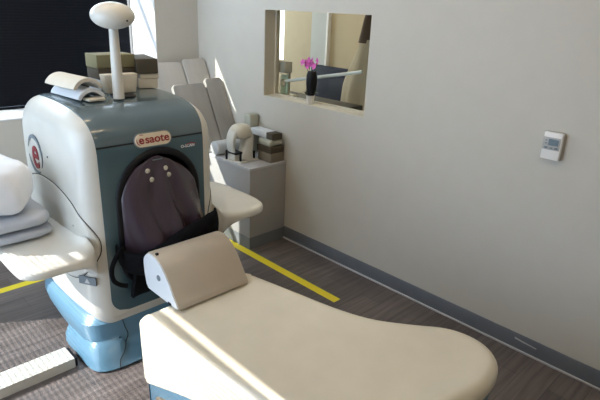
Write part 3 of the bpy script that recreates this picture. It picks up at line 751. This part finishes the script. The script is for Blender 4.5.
# ------------------------------------------------------------ things seen through the interior window
orc = empty('potted_orchid', (WX+.045, 2.615, 1.10), 'pink orchid in a white pot on the interior window sill', 'plant')
cxp, cyp, czp = WX+.045, 2.600, 1.1005
lathe('pot', [(0, 0), (.024, 0), (.031, .058), (.033, .060), (.029, .058), (.027, .050), (0, .048)], (cxp, cyp, czp), 'pot', orc, N=28)
bm = bmesh.new()
for k, (az, l, dr) in enumerate(((0, .10, .0), (70, .08, .01), (140, .08, 0), (200, .10, .01), (260, .08, .0), (100, .12, .02), (290, .1, .01))):
    a = math.radians(az); rings = []
    for i in range(9):
        t = i/8; w = .017*math.sin(PI*(.08+.9*t)); rr_ = l*t*.75
        p = Vector((cxp+math.cos(a)*rr_*.35, cyp+math.sin(a)*rr_, czp+.055+.04*math.sin(PI*t*.7)-dr)); s_ = Vector((-math.sin(a), math.cos(a), 0))
        rings.append([p - s_*w, p+Vector((0, 0, -.002)), p+s_*w, p+Vector((0, 0, .002))])
    add_loft(bm, rings)
bmo('leaves', bm, 'leaf', orc)
bm = bmesh.new(); fl_ = []
for k, dy in enumerate((.055, .03, -.005, -.035)):
    pts = catmull([(cxp, cyp, czp+.05), (cxp, cyp+dy*.5, czp+.14), (cxp+.01, cyp+dy*.7, czp+.21), (cxp, cyp+dy*1.3, czp+.285)], 6)
    add_tube(bm, pts, .0028, 6); fl_.append(pts[-1])
bmo('stems', bm, 'stem', orc)
lathe('dark_wrap', [(.020, .055), (.034, .09), (.040, .15), (.038, .20), (.030, .225), (.02, .22), (0, .1)], (cxp, cyp-.005, czp), 'black', orc, N=14)
random.seed(3)
def flower(c, s):
    bm = bmesh.new(); ax = Vector((-1+random.uniform(-.4, .4), random.uniform(-.6, .4), random.uniform(-.3, .5))).normalized()
    e1 = ax.cross(Vector((0, 0, 1))).normalized(); e2 = ax.cross(e1)
    for k in range(5):
        a = 2*PI*k/5 + random.random()*.3; d = e1*math.cos(a)+e2*math.sin(a); q = ax.cross(d)
        rings = []
        for i in range(5):
            t = i/4; w = s*.55*math.sin(PI*(.12+.8*t)); p = c + d*s*t + ax*s*.25*t*t
            rings.append([p-q*w, p-ax*.001, p+q*w, p+ax*.001])
        add_loft(bm, rings)
    return bm
for k in range(9):
    c = Vector((cxp+random.uniform(-.02, .01), cyp + (.075 - .125*k/8), czp+.275+random.uniform(-.02, .026)))
    bmo('flower', flower(c, .023), 'pink', orc)
# solid white tube, knob and panel that stand for a reflection in the glass
tb = empty('reflection_tube', (WX+.25, 2.6, 1.28), 'white solid tube and knob standing for a reflection in the interior window', 'tube')
tube('reflection_rod', [(WX+.20, 3.04, 1.195), (WX+.245, 2.31, 1.343)], .012, 'sill', tb, N=16)
lathe('reflection_knob', [(0, -.03), (.02, -.026), (.03, -.01), (.03, .01), (.02, .026), (0, .03)], (WX+.20, 3.055, 1.180), 'frame', tb, N=24)
box('reflection_panel', (WX+.20, 3.01, 1.095), (WX+.215, 3.09, 1.24), 'celadon', tb, bev=.004)
box('tube_shelf', (WX+.152, 2.95, 1.070), (WX+.26, 3.2, 1.094), 'frame', tb, bev=.002)
gb = tag(box('grey_box', (WX+.155, 2.995, 1.262), (WX+.235, 3.085, 1.345), 'pad', None, .004), 'grey woven box beside the bright slit behind the interior window', 'box')
box('box_stand', (WX+.235, 3.03, 1.0945), (WX+.25, 3.06, 1.30), 'pad', gb)
# desk with armchair
dk = empty('desk', (3.2, 3.2, 0), 'black desk in the room behind the interior window', 'desk')
box('desk_top', (3.03, 2.72, .955), (3.40, 3.62, .995), 'darkwood', dk, bev=.004)
for x, y in ((3.06, 2.76), (3.37, 2.76), (3.06, 3.58), (3.37, 3.58)): box('leg', (x-.02, y-.02, 0), (x+.02, y+.02, .955), 'darkwood', dk, bev=.003)
ac = empty('armchair', (4.4, 4.0, 0), 'navy leather armchair behind the orchid', 'chair')
def chair_pad(name, lo, hi, rot=0):
    c = Vector([(lo[i]+hi[i])/2 for i in range(3)]); h = [(hi[i]-lo[i])/2 for i in range(3)]
    return box(name, [-v for v in h], h, 'navy', ac, .04, Matrix.Translation(c) @ Matrix.Rotation(rot, 4, 'Y'), 4)
chair_pad('backrest', (4.40, 3.62, .50), (4.52, 4.38, 1.12), .12)
chair_pad('seat', (4.08, 3.65, .38), (4.55, 4.35, .52))
chair_pad('armrest', (4.08, 3.55, .45), (4.6, 3.65, .72)); chair_pad('armrest', (4.08, 4.35, .45), (4.6, 4.45, .72))
for x, y in ((4.12, 3.6), (4.56, 3.6), (4.12, 4.4), (4.56, 4.4)): tube('leg', [(x, y, 0), (x, y, .4)], .02, 'black', ac)
# coat on the wall
ct = empty('hanging_coat', (3.7, 2.8, .35), 'beige coat with dark collar hanging behind the interior window', 'coat')
rings = []
for k in range(24):
    t = k/23; z = 1.50 - 1.15*t; hx = .05+.07*min(1, t*2.5); hy_ = .06+.16*min(1, t*3)**.7+.05*t; ring = []
    for i in range(40):
        a = 2*PI*i/40; w = 1+.10*math.sin(a*7+t*2)*min(1, t*2); ring.append((3.70+math.cos(a)*hx*w, 2.94+math.sin(a)*hy_*w, z))
    rings.append(ring)
loft('coat_body', rings, 'coat', ct, angle=80)
rings = [[(3.70+math.cos(2*PI*i/24)*a, 2.97+math.sin(2*PI*i/24)*b2, z) for i in range(24)] for z, a, b2 in ((1.47, .06, .085), (1.56, .05, .065), (1.68, .035, .04), (1.74, .02, .02))]
loft('coat_collar', rings, 'coatd', ct, angle=80)
tube('coat_stand', [(3.70, 2.96, 0), (3.70, 2.96, 1.8)], .015, 'black', ct)
lathe('stand_foot', [(.18, 0), (.18, .02), (.03, .04), (0, .04)], (3.70, 2.96, 0), 'black', ct)
